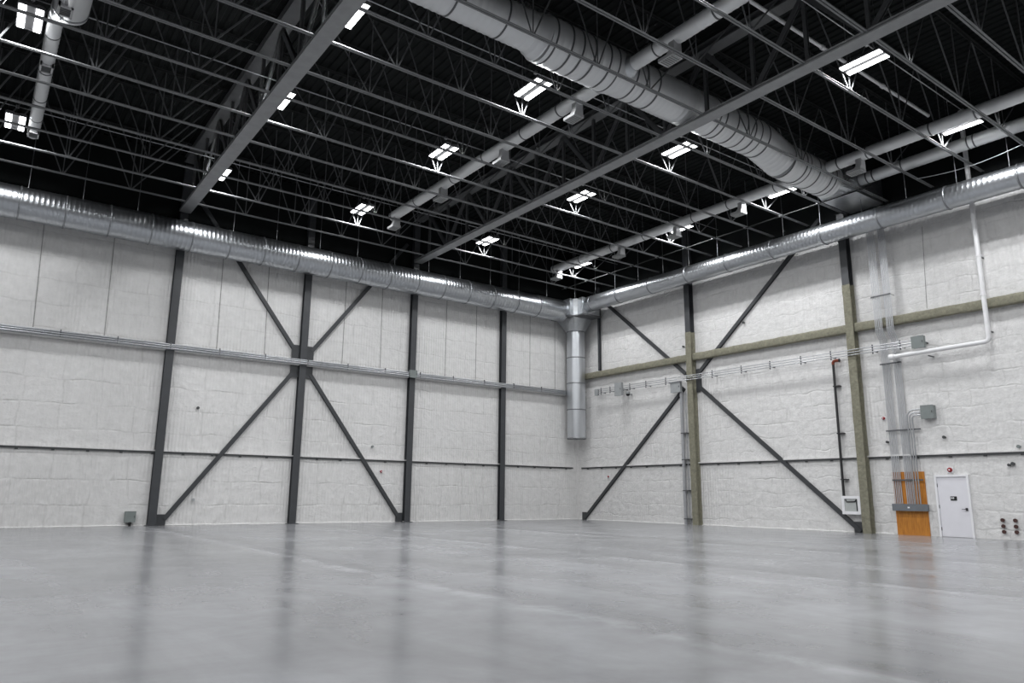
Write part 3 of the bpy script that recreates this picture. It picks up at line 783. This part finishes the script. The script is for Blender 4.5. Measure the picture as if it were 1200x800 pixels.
# white insulated pipe
dd = .42
t = thing('insulated_pipe', 'white pipe dropping beside the right edge then running left to an end cap', 'pipe', R(-22.1, 6.6, dd))
c = R(-22.12, 6.85, dd); e = R(-18.62, 6.78, dd)
pts = [(-dd, c[1], 15.6), (-dd, c[1], c[2]+.15), (-dd, c[1]+.03, c[2]+.04), (-dd, c[1]+.13, c[2]), (-dd, e[1], e[2])]
MB().tube(pts, .082, 14).build('pipe', 'white_pipe', t)
MB().tube([(-dd, e[1]-.12, e[2]-.002), (-dd, e[1]+.06, e[2])], .115, 14).tube([(-dd, e[1], e[2]), (-.01, e[1], e[2])], .06, 10).build('end_cap', 'white_pipe', t)
for z in (8.45, 9.9, 11.2): MB().tube([(-dd, c[1], z-.03), (-dd, c[1], z+.03)], .098, 14).build('pipe_clamp', 'white_pipe', t)
for z in (7.15, 9.9): MB().box(-dd, .0, c[1]-.02, c[1]+.02, z-.02, z+.02).build('pipe_bracket', 'ring_dark', t)
for y in (-20.2,): MB().box(-dd, .0, y-.02, y+.02, e[2]-.16, e[2]-.12).build('pipe_bracket', 'ring_dark', t)
# plywood backboard, wireway and conduits
y0, y1 = -19.42, -18.24
t = thing('plywood_board', 'orange plywood board standing on the floor left of the white door', 'board', (-.03, (y0+y1)/2, 0))
MB().box(-.002, -.03, y0, y1, 0, 2.33).build('panel', 'wood', t)
t = thing('wireway', 'slate grey electrical wireway across the orange plywood board', 'wireway', (-.1, (y0+y1)/2, .9))
MB().box(-.03, -.19, y0-.06, y1+.02, .90, 1.125).build('trough', 'gutter', t)
MB().box(-.19, -.205, y0-.075, y1+.035, .885, 1.14).build('cover', 'gutter', t)
MB().box(-.205, -.208, -18.86, -18.78, .985, 1.035).build('label_plate', 'white_metal', t)
def bundle(ya, yb, n, label):
    t = thing('conduit_bundle', label, 'conduit', (-.07, (ya+yb)/2, 1.12))
    for i in range(n):
        y = ya+(yb-ya)*i/(n-1)
        pts = [(-.07, y, 1.12), (-.07, y, 7.3), (-.10, y, 7.45), (-.31, y, 7.75), (-.34, y, 7.9), (-.34, y, 8.5), (-.34, y, 12.35)]
        MB().tube(pts, .019, 8).build('conduit', 'bundle_steel', t)
    return t
bundle(-18.29, -18.55, 5, 'left bundle of thin grey conduits climbing from the orange plywood board')
bundle(-18.74, -18.98, 5, 'right bundle of thin grey conduits climbing from the orange plywood board')
for z, a_, b_, xx, nm in ((2.0, -19.40, -18.26, -.10, 'lowest, on the orange plywood'), (3.88, -19.5, -18.2, -.10, 'second up, above the plywood'), (6.5, -19.03, -18.2, -.10, 'third up, below the white pipe end'), (9.2, -19.02, -18.22, -.372, 'topmost, above the olive beam')):
    t = thing('strut_channel', 'dark strut across the grey conduit bundles, '+nm, 'strut', (xx, (a_+b_)/2, z), 'struts across the conduit bundles')
    xb = xx
    MB().box(xb, xb-.02, a_, b_, z, z+.05).box(xb, xb-.035, a_, b_, z-.004, z+.006).build('channel', 'ring_dark', t)
    for y in (a_+.04, b_-.04): MB().tube([(0, y, z+.025), (xb-.01, y, z+.025)], .012, 6).build('standoff_bolt', 'ring_dark', t)
t = thing('bent_conduits', 'three bright conduits rising from the wireway and bending to a box', 'conduit', (-.12, -19.08, 1.12))
for i in range(3):
    y = -19.07-.09*i; zt_ = p4[2]+.13-.11*i; rr = .30-.085*i
    pts = [(-.155, y, 1.12), (-.155, y, zt_-rr)]
    for k in range(1, 7):
        a = PI/2*k/6; pts.append((-.155, y-rr*(1-math.cos(a)), zt_-rr+rr*math.sin(a)))
    pts.append((-.155, p4[1]+.215, zt_))
    MB().tube(pts, .024, 10).build('conduit', 'conduit', t)

# door
def door():
    y0, y1, zt = -20.86, -19.84, 2.12
    t = thing('door_1', 'white steel door in the right wall beside the orange plywood board', 'door', (-.03, (y0+y1)/2, 0))
    t['kind'] = 'structure'
    fr = MB()
    fr.box(.01, -.07, y1, y1+.07, 0, zt+.07).box(.01, -.07, y0-.07, y0, 0, zt+.07).box(.01, -.07, y0, y1, zt, zt+.07)
    fr.build('door_frame', 'white_metal', t)
    MB().box(.0, -.035, y0+.006, y1-.006, .012, zt-.006).build('door_leaf', 'door_white', t)
    for z in (.28, 1.06, 1.82):
        MB().tube([(-.045, y1-.005, z-.06), (-.045, y1-.005, z+.06)], .014, 8).build('hinge', 'steel_dark', t)
    MB().tube([(-.034, y0+.10, .98), (-.085, y0+.10, .98), (-.095, y0+.12, .98), (-.095, y0+.24, .98)], .013, 8).box(-.034, -.046, y0+.06, y0+.14, .93, 1.03).build('door_handle', 'steel_dark', t)
    s = MB().box(-.035, -.043, -20.47, -20.255, 1.28, 1.43, 0)
    # white pictogram and lettering strokes on the sign
    s.box(-.043, -.045, -20.30, -20.275, 1.34, 1.40, 1).box(-.043, -.045, -20.335, -20.31, 1.34, 1.40, 1).box(-.043, -.045, -20.335, -20.275, 1.365, 1.38, 1)
    s.box(-.043, -.045, -20.375, -20.35, 1.335, 1.405, 1)
    s.build('door_sign', ['sign_black', 'white_metal'], t)
door()
# alarms
def alarm(o, label, left, r=.085):
    x, y, z = o
    n = (0, -1, 0) if left else (-1, 0, 0)
    t = thing('fire_alarm', label, 'alarm', (x, y, z))
    P = lambda k: (x+n[0]*k, y+n[1]*k, z)
    if left: MB().box(x-r*1.2, x+r*1.2, 0, -.03, z-r*1.25, z+r*1.25).build('back_plate', 'white_metal', t)
    else: MB().box(0, -.03, y-r*1.2, y+r*1.2, z-r*1.25, z+r*1.25).build('back_plate', 'white_metal', t)
    MB().tube([P(.03), P(.07), P(.095)], [r, r, r*.6], 16).build('sounder', 'red', t)
    MB().tube([P(.095), P(.105)], r*.32, 10).build('strobe', 'white_metal', t)
alarm((0, -20.34, 2.37), 'red fire alarm sounder mounted over the white door', False)
alarm((0, -18.11, 4.41), 'red fire alarm device left of the conduit bundles', False, .06)
alarm((-12.65, 0, 2.38), 'tiny red alarm device on the left wall inside the lower right brace', True, .06)
alarm((0, -2.55, 2.38), 'tiny red alarm device on the right wall above the lower left brace', False, .055)
# capped stubs through the foam
def stub(o, left, label, mat='dark_bar', r=.05, ln=.10, group=None):
    x, y, z = o; n = Vector((0,-1,0) if left else (-1,0,0)); c = Vector(o)
    t = thing('pipe_stub', label, 'pipe stub', o, group)
    MB().tube([c, c+n*ln], r, 10).build('stub', mat, t)
    MB().tube([c+n*(ln-.02), c+n*(ln+.015)], r*1.25, 10).build('cap', mat, t)
for y, w_ in ((-21.86, 'left'), (-22.24, 'right')):
    for z, v_ in ((.645, 'upper'), (.445, 'middle'), (.26, 'lower')):
        stub((0, y, z), False, '%s %s brown capped stub of the six low on the wall right of the door' % (v_, w_), 'brown', .052, .07, 'brown stubs right of the door')
stub((0, -20.28, 3.55), False, 'dark pipe stub on the wall high above the white door', 'dark_bar', .045)
stub((0, -18.19, 3.48), False, 'dark pipe stub left of the conduit bundles, below the red alarm', 'dark_bar', .04)
stub((0, -22.63, 3.10), False, 'grey stub just above the low dark rail near the right edge', 'box_grey', .05)
stub((0, -22.27, 2.49), False, 'left one of two dark fittings below the rail near the right edge', 'dark_bar', .04)
stub((0, -22.39, 2.53), False, 'right one of two dark fittings below the rail near the right edge', 'dark_bar', .05)
stub((0, -11.93, 9.41), False, 'dark dot-like stub beside the upper right brace of the right wall', 'dark_bar', .045)
stub((0, -8.25, 8.83), False, 'dark dot-like stub left of the right wall column above the olive beam', 'dark_bar', .04)
stub((-21.26, 0, 4.79), True, 'dark pipe stub on the left wall in the bay beside the farthest column', 'dark_bar', .05)
stub((-13.18, 0, 3.55), True, 'faint grey stub on the left wall above the small red alarm', 'box_grey', .045)
stub((-21.1, 0, 1.02), True, 'faint grey stub low on the left wall by the lower left brace', 'box_light', .045)

# ------------------------------------------------------------------ world, camera, view
wd = bpy.data.worlds.new('dark_outside'); SC.world = wd; wd.use_nodes = True
wd.node_tree.nodes['Background'].inputs['Color'].default_value = (0, 0, 0, 1)
for o in bpy.data.objects:
    if '_b' in o: del o['_b']
cd = bpy.data.cameras.new('camera'); co = bpy.data.objects.new('camera', cd); COL.objects.link(co)
yaw, pit, rol = .63195, .20673, .00953
fw = Vector((math.sin(yaw)*math.cos(pit), math.cos(yaw)*math.cos(pit), math.sin(pit)))
rt = Vector((math.cos(yaw), -math.sin(yaw), 0)); up = rt.cross(fw)
r2 = rt*math.cos(rol)+up*math.sin(rol); u2 = up*math.cos(rol)-rt*math.sin(rol)
mw = Matrix((( r2.x, u2.x, -fw.x, CAM.x), (r2.y, u2.y, -fw.y, CAM.y), (r2.z, u2.z, -fw.z, CAM.z), (0,0,0,1)))
co.matrix_world = mw
cd.sensor_fit = 'HORIZONTAL'; cd.sensor_width = 36; cd.lens = 36*858.8/1200; cd.clip_end = 200; cd.clip_start = .05
SC.camera = co
SC.view_settings.view_transform = 'Standard'; SC.view_settings.look = 'None'
SC.view_settings.exposure = 0; SC.view_settings.gamma = 1; SC.view_settings.use_curve_mapping = False
try:
    SC.cycles.diffuse_bounces = 6; SC.cycles.max_bounces = 10
    SC.cycles.use_denoising = True; SC.cycles.sample_clamp_indirect = 6
except Exception: pass
